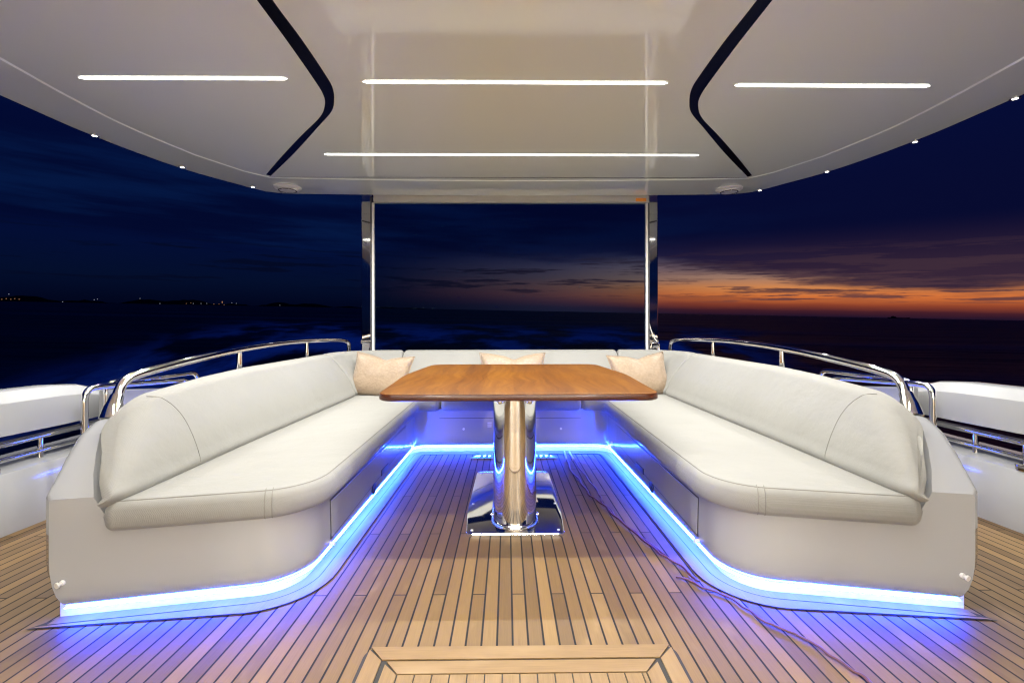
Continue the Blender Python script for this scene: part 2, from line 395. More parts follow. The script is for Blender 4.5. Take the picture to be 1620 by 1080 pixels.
# plan outline of the settee base: front faces run at a slant, inner corners are rounded
XI, YR = .80, 3.84
inner = [(-1.588, 1.560), (-.80, 1.712), (-XI, YR), (XI, YR), (.80, 1.712), (1.588, 1.560)]
inner_f = fillet(inner, [0, .22, .10, .10, .22, 0], 10, closed=False)       # left front end -> round the U -> right front end
toe = offset(inner_f, .05, closed=False)                                    # left of travel is inboard of the moulding
if abs(toe[len(toe) // 2][1] - YR) > 1 or toe[len(toe) // 2][1] < YR: toe = offset(inner_f, -.05, closed=False)
def strip_mesh(mb, A, B, lift):
    k = len(A); mb.add([(x, y, zd(y) + lift) for x, y in A] + [(x, y, zd(y) + lift) for x, y in B], [(i, i + 1, k + i + 1, k + i) for i in range(k - 1)])
sg_ = 1 if offset(inner_f, .05, closed=False)[len(inner_f) // 2][1] > YR else -1
ext = lambda d: offset(inner_f, sg_ * d, closed=False)                      # + goes under the moulding, - out onto the deck
def runout(P, a):                                                           # carry the boards a little past the moulding's ends
    (x0, y0), (x1, y1) = P[0], P[1]; v = Vector((x0 - x1, y0 - y1)).normalized()
    (u0, w0), (u1, w1) = P[-1], P[-2]; t = Vector((u0 - u1, w0 - w1)).normalized()
    return [(x0 + v.x * a, y0 + v.y * a)] + P + [(u0 + t.x * a, w0 + t.y * a)]
def pointed(P, x, y): return [(-x, y)] + P[1:-1] + [(x, y)]
mb = MB(); strip_mesh(mb, pointed(ext(.06), 1.60, 1.60), pointed(ext(-.062), 1.650, 1.541), .003); mb.build('caulking', M_caulk, deck, smooth=0)
mb = MB(); strip_mesh(mb, ext(.055), pointed(ext(.002), 1.60, 1.565), .005); strip_mesh(mb, pointed(ext(-.002), 1.612, 1.557), pointed(ext(-.058), 1.644, 1.545), .005)
mb.build('margin_board', M_board_y, deck, smooth=0)

# hatch let into the deck in the foreground
hatch = empty('deck_hatch', (.01, 1.0, zd(1.0)), 'teak framed hatch panel let into the near deck', 'hatch')
hx0, hx1, hy = -.475, .49, 1.437
o1 = fillet([(hx0, .45), (hx1, .45), (hx1, hy), (hx0, hy)], [0, 0, .045, .045], 6)
def plate(mb, P, lift, th=.004):
    k = len(P); mb.add([(x, y, zd(y) + lift) for x, y in P] + [(x, y, zd(y) + lift - th) for x, y in P],
                       [tuple(range(k))] + [(i, (i + 1) % k, k + (i + 1) % k, k + i) for i in range(k)])
mb = MB(); plate(mb, o1, .004); mb.build('caulking', M_caulk, hatch, smooth=0)
c = .002
for (a0, a1), nm in (((.0, .060), 'frame_board'), ((.064, .119), 'frame_board')):
    mb = MB(); plate(mb, [(hx0 + a1 + c, hy - a1), (hx1 - a1 - c, hy - a1), (hx1 - a0 - .012 - c, hy - a0 - .004), (hx0 + a0 + .012 + c, hy - a0 - .004)], .008); mb.build(nm, M_board_x, hatch, smooth=0)
    for s in (-1, 1):
        e = hx0 if s < 0 else hx1
        mb = MB(); plate(mb, [(e - s * (a0 + .004), .45), (e - s * a1, .45), (e - s * (a1 + c * .2), hy - a1 - .004), (e - s * (a0 + .012), hy - a0 - .016)], .008); mb.build(nm, M_board_y, hatch, smooth=0)
xs = hx0 + .124
while xs < hx1 - .13:
    mb = MB(); plate(mb, [(xs, .45), (min(xs + .0465, hx1 - .124), .45), (min(xs + .0465, hx1 - .124), hy - .124), (xs, hy - .124)], .008); mb.build('plank', M_board_y, hatch, smooth=0); xs += .0505
keep_all(hatch)

# ------------------------------------------------------------------ settee
settee = empty('settee', (0, 2.6, 0), 'large white U shaped settee with cream cushions and blue underglow', 'settee')
# base moulding: lofted wall from the tucked-in bottom up to the cushion
XO = 1.74
outer = [(1.612, 1.575), (1.627, 1.62), (1.672, 1.72), (1.712, 1.84), (1.732, 1.96), (XO, 2.1), (XO, 4.30), (1.5, 4.62), (0, 4.66), (-1.5, 4.62), (-XO, 4.30), (-XO, 2.1), (-1.732, 1.96), (-1.712, 1.84), (-1.672, 1.72), (-1.627, 1.62), (-1.612, 1.575)]
def base_ring(ins, out=0):
    A = ext(ins); A[0] = (A[0][0] + out * .8, A[0][1]); A[-1] = (A[-1][0] - out * .8, A[-1][1])
    return A + [(x - (math.copysign(out, x) if abs(x) > .1 else 0), y + (out * .5 if y < 1.7 else 0)) for x, y in outer]
secs = []
for ins, out, z in ((.12, .065, .0485), (.05, .065, .049), (.026, .058, .055), (.010, .045, .072), (.002, .027, .10), (0, .012, .135), (0, .002, .18), (0, 0, .21)):
    secs.append([(x, y, z + zd(y)) for x, y in base_ring(ins, out)])
secs.append([(x, y, .327) for x, y in base_ring(0)])
mb = MB(); mb.loft(secs, caps=False)
i0 = len(mb.v) - len(secs[0]); nI = len(inner_f)
mb.f.append(list(range(i0, i0 + len(secs[0])))); mb.mi.append(0)
base = mb.build('base', M_gel, settee, smooth=40)
# recessed toe and the blue LED ribbon under the overhang
tp = ext(.05); tq = ext(.10)
mb = MB(); k = len(tp)
mb.loft([[(a[0], a[1], zd(a[1]) + .0), (a[0], a[1], zd(a[1]) + .056), (b[0], b[1], zd(b[1]) + .056), (b[0], b[1], zd(b[1]))] for a, b in zip(tp, tq)])
mb.build('toe_kick', M_white, settee, smooth=40)
mb = MB(); A, B = ext(.018), ext(.030); A[0] = tuple(Vector(A[0]).lerp(Vector(A[1]), .05)); B[0] = tuple(Vector(B[0]).lerp(Vector(B[1]), .05)); A[-1] = tuple(Vector(A[-1]).lerp(Vector(A[-2]), .05)); B[-1] = tuple(Vector(B[-1]).lerp(Vector(B[-2]), .05))
mb.loft([[(a[0], a[1], zd(a[1]) + .0485), (b[0], b[1], zd(b[1]) + .0485), (b[0], b[1], zd(b[1]) + .0465), (a[0], a[1], zd(a[1]) + .0465)] for a, b in zip(A, B)])
mb.build('light_strip', M_blue, settee, smooth=0)

# arms: the moulding rises behind the backrest; its front leans back above a crease
def arm(s):
    prof = [(0, .448), (.015, .462), (.06, .508), (.13, .568), (.20, .624), (.27, .658), (.33, .668), (.42, .672), (.8, .672), (2.2, .672), (2.75, .672)]
    secs = []
    for t, zt in prof:
        k = min(1, t / .3); ring = []
        y0 = 1.560 + t; sl = .193 * (1 - k); oy = [inner_f[-1]] + outer[:7]; xo = oy[0][0]
        for (xa, ya), (xb, yb) in zip(oy[:-1], oy[1:]):
            if y0 >= ya: xo = xa + (xb - xa) * min(1, (y0 - ya) / max(1e-6, yb - ya))
        xi = 1.46 + max(0, zt - .448) * .75
        rr = .012 + .05 * k
        pts = [(1.40, .327), (xi, zt)]
        for a in range(0, 91, 15): pts.append((xo - rr + rr * math.sin(R(a)), zt - rr + rr * math.cos(R(a))))
        pts.append((xo, .327))
        for X, z in pts: ring.append((s * X, y0 + (1.588 - X) * sl if X < 1.588 else y0, z))
        secs.append(ring)
    mb = MB(); mb.loft(secs); return mb.build('arm', M_gel, settee, smooth=32)
arm(-1); arm(1)
mb = MB(); mb.box(-1.74, 1.74, 4.40, 4.66, .327, .672); mb.build('rear_coaming', M_gel, settee, bevel=.03, bseg=3)

# seat cushions: plan outlines with soft edges
def cushion(name, P, z0, z1, m=M_fab, r=.04, piping=True, seam=None):
    if area(P) < 0: P = P[::-1]
    T = z1 - z0; secs = []
    for k in range(0, 7):                                   # lower roll
        a = R(90 * k / 6); secs.append((r * .8 * (1 - math.sin(a)), z0 + r * .8 * (1 - math.cos(a))))
    secs.append((-.004, z0 + T * .5))
    for k in range(0, 7):
        a = R(90 * k / 6); secs.append((r * (1 - math.cos(a)), z1 - r + r * math.sin(a)))
    mb = MB(); mb.loft([[(x, y, z) for x, y in offset(P, i)] for i, z in secs])
    o = mb.build(name, m, settee, smooth=60)
    if seam:
        i = min(range(len(P)), key=lambda i: (P[i][0] - seam[0]) ** 2 + (P[i][1] - seam[1]) ** 2)
        for dd in (-.012, .012):
            ring = []
            for ins, z in secs[2:]:
                q = offset(P, ins - .0006); t = Vector(q[(i + 1) % len(q)]) - Vector(q[i - 1]); t.normalize(); ring.append((q[i][0] + t.x * dd, q[i][1] + t.y * dd, z))
            mb = MB(); mb.tube(ring, .0016, 6); mb.build('seam', M_pipe, o)
    if piping:
        mb = MB(); q = offset(P, r * .62); q = [(x, y, z1 - r * .10) for x, y in q]; mb.tube(q + [q[0]], .0028, 6, caps=False)
        mb.build('piping', M_pipe, o)
    return o
def side_seat(s):
    P = fillet([(-1.436, 1.562), (-.745, 1.700), (-.745, 3.72), (-.584, 3.72), (-.584, 4.22), (-1.40, 4.22)], [.045, .24, .10, .045, .045, .05], 10)
    P = [(s * -x, y) for x, y in P]
    return cushion('seat_cushion', P, .325, .432, seam=(s * .90, 1.668))
side_seat(-1); side_seat(1)
cushion('seat_cushion', fillet([(-.578, 3.72), (.578, 3.72), (.578, 4.22), (-.578, 4.22)], [.045, .045, .045, .045], 6), .325, .432)

# backrest: a leaning bolster section carried along the seat's back edge
def bsec(lean, zt, th=.085):
    h = zt - .425
    ctrl = [(.05, .402, 0), (.022, .416, 0), (.005, .436, 0), (0, .458, 0)]
    for f in (.20, .30, .45, .62, .76, .87): ctrl.append((lean * (.35 * f + .65 * f ** 1.7) - .012 * math.sin(f * math.pi), .425 + f * h, 0))
    ctrl += [(lean * .93, .425 + .955 * h, 0), (lean + th * .30, zt - .002, 0), (lean + th * .62, zt, 0), (lean + th * .86, zt - .02, 0), (lean + th * .82, zt - .06, 0), (lean * .60 + th * .72, .425 + .55 * h, 0), (lean * .25 + th * .72, .425 + .25 * h, 0), (th * .80, .43, 0)]
    return [Vector((q.x, q.y)) for q in smoothpath(ctrl, 3)]
def backrest(path, lean, zt, s, front=False, seam_at=None, round0=True, round1=True):
    path = [Vector(p) for p in path]; L = [0]
    for a, b in zip(path[:-1], path[1:]): L.append(L[-1] + (b - a).length)
    def at(d):
        d = max(0, min(L[-1], d))
        for i in range(len(path) - 1):
            if d <= L[i + 1] + 1e-9:
                k = (d - L[i]) / (L[i + 1] - L[i]); p = path[i].lerp(path[i + 1], k)
                t0 = (path[i + 1] - path[i]).normalized()
                ta = (path[i] - path[i - 1]).normalized() if i else t0; tb = (path[i + 2] - path[i + 1]).normalized() if i + 2 < len(path) else t0
                t = (ta + t0).normalized().lerp((t0 + tb).normalized(), k).normalized(); return p, t
    tot = L[-1]; ds = sorted(set([0, .004, .012, .025, .045, .07, .095, .125] + [tot * i / 24 for i in range(2, 23)] + [tot - .045, tot - .025, tot - .012, tot - .004, tot]))
    secs = []
    for d in ds:
        p, t = at(d); nrm = Vector((-t.y, t.x)) if True else None          # outward is to the left when travelling aft on the port side
        e = min(d, tot - d); k = 1.0; rr = .12 if front and d < tot / 2 else .03
        if (d < tot / 2 and round0 or d > tot / 2 and round1) and e < rr: k = math.sqrt(max(0, 1 - (1 - e / rr) ** 2))
        f = d / tot; ln = lean[0] + (lean[1] - lean[0]) * f; z_t = zt[0] + (zt[1] - zt[0]) * min(1, f * 2)
        P = bsec(ln, z_t); cu = sum(q[0] for q in P) / len(P); cz = sum(q[1] for q in P) / len(P); ring = []
        ins = (1 - k) * .035; soft = front and d < tot / 2; h_ = z_t - .425
        for i, (u, z) in enumerate(P):
            v = Vector((u - cu, z - cz)); l = v.length
            if soft:                                        # the inboard face rolls round the end, the back stays put
                g = max(0, min(1, (z - .425) / h_)); back = max(0, min(1, (i - 27) / 8))
                v = Vector((u - cu + (1 - k) * (.036 * (1 - back) * (.4 + .6 * min(1, g * 4)) - .022 * back), z - cz - (1 - k) * .055 * g + (1 - k) * .026 * max(0, 1 - g * 4)))
            else: v = v * max(.0, (l - ins) / l)
            sh_ = 0
            if front: sh_ = max(0, (cz + v.y - .44)) ** 1.4 * 1.75 * max(0, 1 - d / .8)
            q = p + nrm * (cu + v.x) + t * sh_; ring.append((s * q.x, q.y, cz + v.y))
        secs.append(ring)
    mb = MB(); mb.loft(secs); o = mb.build('backrest_cushion', M_fab, settee, smooth=60)
    if seam_at:                                             # stitched seam of the end piece
        mb = MB(); p, t = at(.02); ring = []
        for i in range(17):
            f = i / 16; d = seam_at[0] + (seam_at[1] - seam_at[0]) * f ** 2.4
            pp, tt = at(d); ff = d / tot; P = bsec(lean[0] + (lean[1] - lean[0]) * ff, zt[0] + (zt[1] - zt[0]) * min(1, ff * 2))
            j = 8 + f * 24; i0 = int(j); u = P[i0][0] + (P[i0 + 1][0] - P[i0][0]) * (j - i0); z = P[i0][1] + (P[i0 + 1][1] - P[i0][1]) * (j - i0)
            sh_ = max(0, (z - .44)) ** 1.4 * 1.75 * max(0, 1 - d / .8)
            nn = Vector((-tt.y, tt.x)); q = pp + nn * (u - .0005) + tt * sh_; ring.append((s * q.x, q.y, z))
        mb.tube(ring, .0016, 6); mb.build('seam', M_pipe, o)
    return o
# (path given for the port side; outward = -X there, so travel aft with the hull on the left)
sp = [(-1.365, 1.562), (-1.36, 2.3), (-1.335, 3.1), (-1.315, 3.875)]
cp = fillet([(-1.314, 3.885), (-1.31, 4.14), (-1.022, 4.14)], [0, .16, 0], 10, closed=False)
for s in (1, -1):
    backrest(sp, (.165, .235), (.745, .785), s, front=True, seam_at=(.42, .05))
    backrest(cp, (.235, .20), (.787, .79), s)
backrest([(-1.014, 4.14), (0, 4.15), (1.014, 4.14)], (.20, .20), (.79, .79), 1)

# drawers, vents and cover buttons of the base
def drawer(s):
    x = s * (XI - .0045); mb = MB()
    P = [(1.98, .278), (3.45, .268), (3.45, .155), (3.40, .142), (1.99, .118)]
    ring = [Vector((x, y, z)) for y, z in P]
    mb.loft([[(s * (XI + .002), y, z) for y, z in P], [(s * (XI - .004), y, z) for y, z in P]])
    dr = mb.build('drawer', M_gel, settee, bevel=.002)
    mb = MB(); Q = [(1.972, .286), (3.458, .276), (3.458, .150), (3.405, .134), (1.982, .110)]
    mb.loft([[(s * (XI + .002), y, z) for y, z in Q], [(s * (XI - .0012), y, z) for y, z in Q]])
    mb.build('shadow_gap', M_dark, settee)
    mb = MB(); mb.loft([[(s * (XI - .004), y, z) for y, z in ((2.76, .16), (2.92, .155), (2.94, .118), (2.76, .122))], [(s * (XI - .008), y, z) for y, z in ((2.765, .157), (2.915, .152), (2.93, .121), (2.765, .125))]])
    mb.build('latch', M_dark, dr)
    mb = MB(); mb.lathe([(.042, .0), (.042, .004), (.034, .006)], (0, 0, 0), (-s, 0, 0)); v = mb.build('vent', M_dark, settee)
    v.location = (s * XI, 2.62, .098); v.scale = (1, 1, .75)
drawer(-1); drawer(1)
def button(p, axis, l=.018):
    mb = MB(); mb.lathe([(.009, -.002), (.009, l * .4), (.006, l * .45), (.006, l * .7), (.010, l * .75), (.010, l), (.004, l)], p, axis, 12); return mb.build('cover_button', M_white, settee)
for s in (-1, 1):
    button((s * 1.548, 1.572, .165), (s * .25, -1, -.12), .024); button((s * XI, 1.98, .092), (-s, 0, .1)); button((s * XI, 3.60, .10), (-s, 0, 0), .010)
for x in (-.40, .42, -.77, .77): button((x, YR - .0 if abs(x) < .7 else YR + .012, .158 if abs(x) < .7 else .10), (0, -1, 0), .010)
mb = MB(); mb.box(-.60, .585, YR - .006, YR + .01, .250, .322); mb.build('flap_panel', M_gel, settee, bevel=.002)
mb = MB(); mb.box(-.604, .589, YR - .002, YR + .01, .246, .25); mb.build('shadow_gap', M_dark, settee)
for k in range(3):
    mb = MB(); mb.box(-.20, -.165, YR - .003, YR + .002, .205 - k * .016, .213 - k * .016); mb.build('drain_slot', M_white, settee)
keep_all(settee)

# ------------------------------------------------------------------ pillows
def pillow(loc, w, h, tilt, yaw, roll, label, dent=.62):
    nx, ny = 30, 22; mb = MB(); vs = []
    for sd in (1, -1):
        for j in range(ny + 1):
            for i in range(nx + 1):
                u, v = i / nx * 2 - 1, j / ny * 2 - 1
                th = (max(0, 1 - abs(u) ** 2.6) * max(0, 1 - abs(v) ** 2.6)) ** .52 * .075
                x = u * w / 2 * (1 - .09 * (1 - v * v) * abs(u) ** 3); z = v * h / 2 * (1 - .10 * (1 - u * u) * abs(v) ** 3)
                if v > 0: z -= dent * h * .5 * v ** 2 * math.exp(-abs(u - .05) * 3.6) * .55; th *= 1 - .45 * v * math.exp(-(u - .05) ** 2 * 9)
                wr = .006 * math.sin(9 * u + 5 * v * v + sd) * (abs(u) ** 2) * (1 - abs(u) ** 6) + .004 * math.sin(14 * (abs(u) - abs(v)) + loc[0] * 9) * (abs(u * v))
                vs.append((x, sd * th + wr * min(1, th * 30), z))
    k = (nx + 1) * (ny + 1); fs = []
    for sd in (0, 1):
        for j in range(ny):
            for i in range(nx):
                a = sd * k + j * (nx + 1) + i; q = (a, a + 1, a + nx + 2, a + nx + 1); fs.append(q if sd == 0 else q[::-1])
    mb.add(vs, fs)
    o = mb.build('pillow', M_satin, smooth=80)
    bm = bmesh.new(); bm.from_mesh(o.data); bmesh.ops.remove_doubles(bm, verts=bm.verts, dist=.0015); bmesh.ops.recalc_face_normals(bm, faces=bm.faces); bm.to_mesh(o.data); bm.free()
    mb = MB(); ed = []
    for t in range(80):
        f = t / 80 * 4; sd_ = int(f); g = f - sd_
        u, v = [(g * 2 - 1, -1), (1, g * 2 - 1), (1 - g * 2, 1), (-1, 1 - g * 2)][sd_]
        x = u * w / 2 * (1 - .09 * (1 - v * v) * abs(u) ** 3); z = v * h / 2 * (1 - .10 * (1 - u * u) * abs(v) ** 3)
        if v > 0: z -= dent * h * .5 * v ** 2 * math.exp(-abs(u - .05) * 3.6) * .55
        ed.append((x, 0, z))
    mb.tube(ed + [ed[0]], .004, 6, caps=False); mb.build('piping', M_satin, o)
    o.location = loc; o.rotation_euler = (R(tilt), R(roll), R(yaw))
    return tag(o, label, 'pillow', 'pillows on the settee')
pillow((-1.135, 3.97, .590), .55, .40, -22, -12, 4, 'champagne pillow in the corner of the settee at left', .40)
pillow((.015, 4.07, .615), .60, .36, -24, 0, 0, 'champagne pillow half hidden behind the middle of the table')
pillow((1.13, 3.97, .59), .55, .40, -22, 12, -2.5, 'champagne pillow in the corner of the settee at right', .40)

# ------------------------------------------------------------------ table
table = empty('table', (.03, 2.75, zd(2.75)), 'varnished teak dining table on a polished steel pedestal', 'table')
TX, PX, TZ = .023, .005, .712
tp_ = fillet([(TX - .672, 2.14), (TX + .672, 2.14), (TX + .725, 2.95), (TX + .66, 3.72), (TX - .66, 3.72), (TX - .725, 2.95)], [.08, .08, 2.0, .12, .12, 2.0], 10)
mb = MB(); mb.loft([[(x, y, z) for x, y in offset(tp_, i)] for i, z in ((.010, TZ - .035), (.002, TZ - .031), (0, TZ - .024), (0, TZ - .010), (.003, TZ - .003))], caps=True)
mb.build('table_edge', M_edge, table, smooth=40)
mb = MB(); mb.loft([[(x, y, z) for x, y in offset(tp_, i)] for i, z in ((.0036, TZ - .0035), (.0042, TZ - .001), (.006, TZ))]); mb.build('table_top', M_table, table, smooth=30)
def rrect(x0, x1, y0, y1, r, n=8): return fillet([(x0, y0), (x1, y0), (x1, y1), (x0, y1)], r, n)
col_ = rrect(PX - .112, PX + .112, 2.275, 3.10, .108, 14)
mb = MB(); mb.loft([[(x, y, z) for x, y in col_] for z in (zd(2.6) + .02, TZ - .036)]); mb.build('pedestal', M_chrome, table, smooth=40)
ring_ = [(x, y, z) for x, y in offset(col_, -.002) for z in (0,)]
mb = MB(); mb.loft([[(x, y, zd(y) + z) for x, y in offset(col_, -i)] for i, z in ((.010, .018), (.010, .026), (.006, .032), (.0005, .036))], caps=False); mb.build('collar', M_chrome, table, smooth=50)
bp = fillet([(PX - .242, 2.222), (PX + .242, 2.222), (PX + .262, 2.5), (PX + .255, 3.26), (PX - .255, 3.26), (PX - .262, 2.5)], [.035, .035, .3, .06, .06, .3], 8)
mb = MB(); mb.loft([[(x, y, zd(y) + z) for x, y in offset(bp, i)] for i, z in ((0, .0), (0, .014), (.003, .018), (.006, .019))]); mb.build('base_plate', M_chrome, table, smooth=30)
for x, y in ((-.215, 2.26), (.215, 2.26), (-.235, 2.62), (.235, 2.62), (-.225, 3.2), (.225, 3.2)):
    mb = MB(); mb.lathe([(.007, 0), (.007, .003), (.004, .004)], (PX + x, y, zd(y) + .019)); mb.build('screw', M_white, table)
for s in (-1, 1):
    mb = MB(); mb.lathe([(.016, 0), (.016, .006), (.011, .010), (.002, .011)], (PX + s * .075, 2.2855, .655), (0, -1, 0)); mb.build('bolt', M_chrome, table)
    mb = MB(); mb.lathe([(.008, 0), (.008, .012), (.003, .014)], (PX + s * .113, 2.40, zd(2.40) + .045), (s, 0, 0)); mb.build('screw', M_chrome, table)
keep_all(table)

# drain grille behind the pedestal
dr = empty('drain_grille', (.03, 3.70, zd(3.70)), 'slotted steel drain grille set in the deck behind the table pedestal', 'drain')
mb = MB(); g = [(-.335, 3.635), (.37, 3.635), (.30, 3.765), (-.265, 3.765)]; plate(mb, g, .008); mb.build('frame', M_chrome, dr, smooth=0)
for k in range(14):
    x = -.255 + k * .042; mb = MB(); plate(mb, [(x, 3.665), (x + .022, 3.665), (x + .028, 3.735), (x + .006, 3.735)], .0095, .001); mb.build('slot', M_dark, dr, smooth=0)
keep_all(dr)

# brown cable across the deck
cab = empty('cable', (.5, 2.2, zd(2.2)), 'thin brown twisted cable lying across the teak deck', 'cable')
def cable(name, pts, r, m, wig=.004):
    P = []
    for i, (px, py) in enumerate(pts): x, y = on_deck(px, py); P.append((x, y, zd(y) + .0045))
    Q = smoothpath(P, 10); Q = [q + Vector((wig * math.sin(i * .45), wig * .6 * math.cos(i * .4), .001 * math.sin(i * .8))) for i, q in enumerate(Q)]
    mb = MB(); mb.tube(Q, r, 10)
    mb.v = [(x, y, zd(y) + .0055 + .001 + (z - zd(y) - .0045) * (.45 if r < .008 else 1)) for x, y, z in mb.v]
    return mb.build(name, m, cab, smooth=80)
CR = 1
cable('wire', [(896, 727), (903, 745), (917, 762), (926, 775), (934, 786), (945, 793), (960, 805), (972, 818), (990, 833), (1012, 852), (1032, 868), (1048, 881), (1062, 889), (1082, 902), (1106, 924)], .0072, M_cable)
cable('wire', [(906, 727), (917, 742), (928, 757), (940, 772), (949, 785), (952, 795), (966, 809), (977, 822), (994, 836), (1008, 846), (1034, 867), (1055, 882)], .0060, M_cable)
cable('wire', [(1070, 917), (1088, 920), (1105, 930), (1125, 938), (1150, 947), (1172, 961), (1190, 973), (1215, 990), (1243, 1002), (1262, 1010), (1290, 1025), (1322, 1047), (1350, 1066), (1372, 1080), (1392, 1097)], .0062, M_cable, .003)
for pts in ([(893, 716), (896, 728)], [(900.5, 716), (907, 728)]): cable('sleeve', pts, .009, M_white, 0)
keep_all(cab)

# ------------------------------------------------------------------ hardtop
roof = empty('hardtop', (0, 2, ZC), 'glossy ivory hardtop underside with two bent black inlays', 'roof')
ho = smoothpath([(-2.92, -1.2, 0), (-2.90, 1.5, 0), (-2.88, 2.556, 0), (-2.855, 3.17, 0), (-2.72, 3.79, 0), (-2.47, 4.30, 0)], 10) + smoothpath([(-2.38, 4.44, 0), (-2.27, 4.50, 0), (-2.10, 4.525, 0), (-1.05, 4.57, 0), (0, 4.585, 0)], 8)
hc = smoothpath([(-2.40, -1.2, 0), (-2.42, 1.2, 0), (-2.485, 2.18, 0), (-2.515, 2.60, 0), (-2.505, 3.01, 0), (-2.41, 3.49, 0)], 10) + smoothpath([(-2.25, 3.86, 0), (-2.13, 4.00, 0), (-2.02, 4.035, 0), (-1.0, 4.09, 0), (0, 4.11, 0)], 8)
assert len(ho) == len(hc)
full = lambda P: [(q.x, q.y) for q in P] + [(-q.x, q.y) for q in P[-2::-1]]
HO, HC = full(ho), full(hc); HP = offset(HC, .010 if area(HC) > 0 else -.010)
k = len(HO); mb = MB()
def strip3(A, za, B, zb):
    mb.add([(x, y, za) for x, y in A] + [(x, y, zb) for x, y in B], [(i, (i + 1) % k, k + (i + 1) % k, k + i) for i in range(k)])
HB = [(a[0] * .985, a[1] - .0) for a in HO]
strip3(HC, ZC - .004, HO, ZC); strip3(HO, ZC, [(x * 1.004, y + .004) for x, y in HO], ZC + .006); strip3([(x * 1.004, y + .004) for x, y in HO], ZC + .006, [(x * 1.01, y + .02) for x, y in HO], ZC + .14)
mb.build('rim', M_roof, roof, smooth=50)
mb = MB(); mb.add([(x, y, ZC + .002) for x, y in HP] + [(x, y, ZC - .004) for x, y in HC], [tuple(range(k))] + [(i, (i + 1) % k, k + (i + 1) % k, k + i) for i in range(k)])
mb.build('ceiling_panel', M_roof, roof, smooth=20)
mb = MB(); mb.add([(x * 1.01, y + .02, ZC + .14) for x, y in HO], [tuple(range(k))]); mb.build('top_skin', M_gel, roof, smooth=0)
for s in (-1, 1):
    Lx = [(408, 0), (458, 68), (497, 124), (513, 150), (516, 167), (508, 187), (480, 215), (450, 247), (424, 277)]
    Rx = [(432, 0), (480, 65), (515, 117), (528, 140), (530.5, 160), (526, 178), (505, 202), (468, 243), (431, 279)]
    Pl = [on_roof(*q) for q in Lx]; Pr = [on_roof(*q) for q in Rx]
    v = Vector(Pl[0]) - Vector(Pl[1]); Pl = [tuple(Vector(Pl[0]) + v * 1.6)] + Pl; Pr = [tuple(Vector(Pr[0]) + v * 1.6)] + Pr
    Pl = smoothpath([(x, y, 0) for x, y in Pl], 6); Pr = smoothpath([(x, y, 0) for x, y in Pr], 6)
    dxo = .0
    mb = MB(); mb.loft([[(s * -(a.x + dxo), a.y, ZC - .001), (s * -(b.x + dxo), b.y, ZC - .001), (s * -(b.x + dxo), b.y, ZC + .002), (s * -(a.x + dxo), a.y, ZC + .002)] for a, b in zip(Pl, Pr)])
    mb.build('black_inlay', M_black, roof, smooth=0)
keep_all(roof)

# light strips let into the hardtop
def strip(x0, x1, y, label, power=1.0, w=.026):
    o = empty('strip_light', ((x0 + x1) / 2, y, ZC), label, 'ceiling light', 'light strips in the hardtop')
    P = [(x0, y), (x0 + .02, y - w / 2), (x1 - .02, y - w / 2), (x1, y), (x1 - .02, y + w / 2), (x0 + .02, y + w / 2)]
    mb = MB(); kk = 6
    mb.loft([[(x, yy, ZC + .003) for x, yy in P], [(x, yy, ZC - .002) for x, yy in P]]); mb.build('diffuser', M_led, o, smooth=0)
    Q = [(x0 - .008, y), (x0 + .017, y - w / 2 - .004), (x1 - .017, y - w / 2 - .004), (x1 + .008, y), (x1 - .017, y + w / 2 + .004), (x0 + .017, y + w / 2 + .004)]
    mb = MB(); mb.add([(x, yy, ZC - .0005) for x, yy in Q] + [(x, yy, ZC + .0015) for x, yy in Q] + [(x, yy, ZC - .0005) for x, yy in P],
                      [(i, (i + 1) % 6, 6 + (i + 1) % 6, 6 + i) for i in range(6)] + [(i, (i + 1) % 6, 12 + (i + 1) % 6, 12 + i) for i in range(6)])
    mb.build('bezel', M_cass, o, smooth=0); keep_all(o)
    ld = bpy.data.lights.new('strip_lamp', 'AREA'); ld.shape = 'RECTANGLE'; ld.size = x1 - x0 - .03; ld.size_y = w * .8; ld.color = (1.0, .965, .875)
    ld.energy = 18.0 * (x1 - x0) * power; ld.spread = R(160)
    lo = bpy.data.objects.new('strip_lamp', ld); COL.objects.link(lo); lo.parent = o; lo.location = (0, 0, -.0045)
yB = on_roof(800, 130.5)[1]; yC = on_roof(802, 245)[1]
strip(-.80, .83, yB, 'long glowing light strip at the middle of the hardtop between the black inlays')
strip(-1.42, 1.44, yC, 'longest glowing light strip near the rear edge of the hardtop')
strip(-2.27, -1.185, on_roof(295, 126)[1], 'short glowing light strip left of the left black inlay', .7)
strip(1.20, 2.27, on_roof(1330, 133.5)[1], 'short glowing light strip right of the right black inlay', .7)
strip(-1.1, 1.1, 1.25, 'long glowing light strip of the hardtop forward of the others', .5)
strip(-1.5, 1.5, .30, 'foremost glowing light strip, added out of view to brighten the cockpit', .3)  # extra unseen strip, added to light the front faces and ceiling
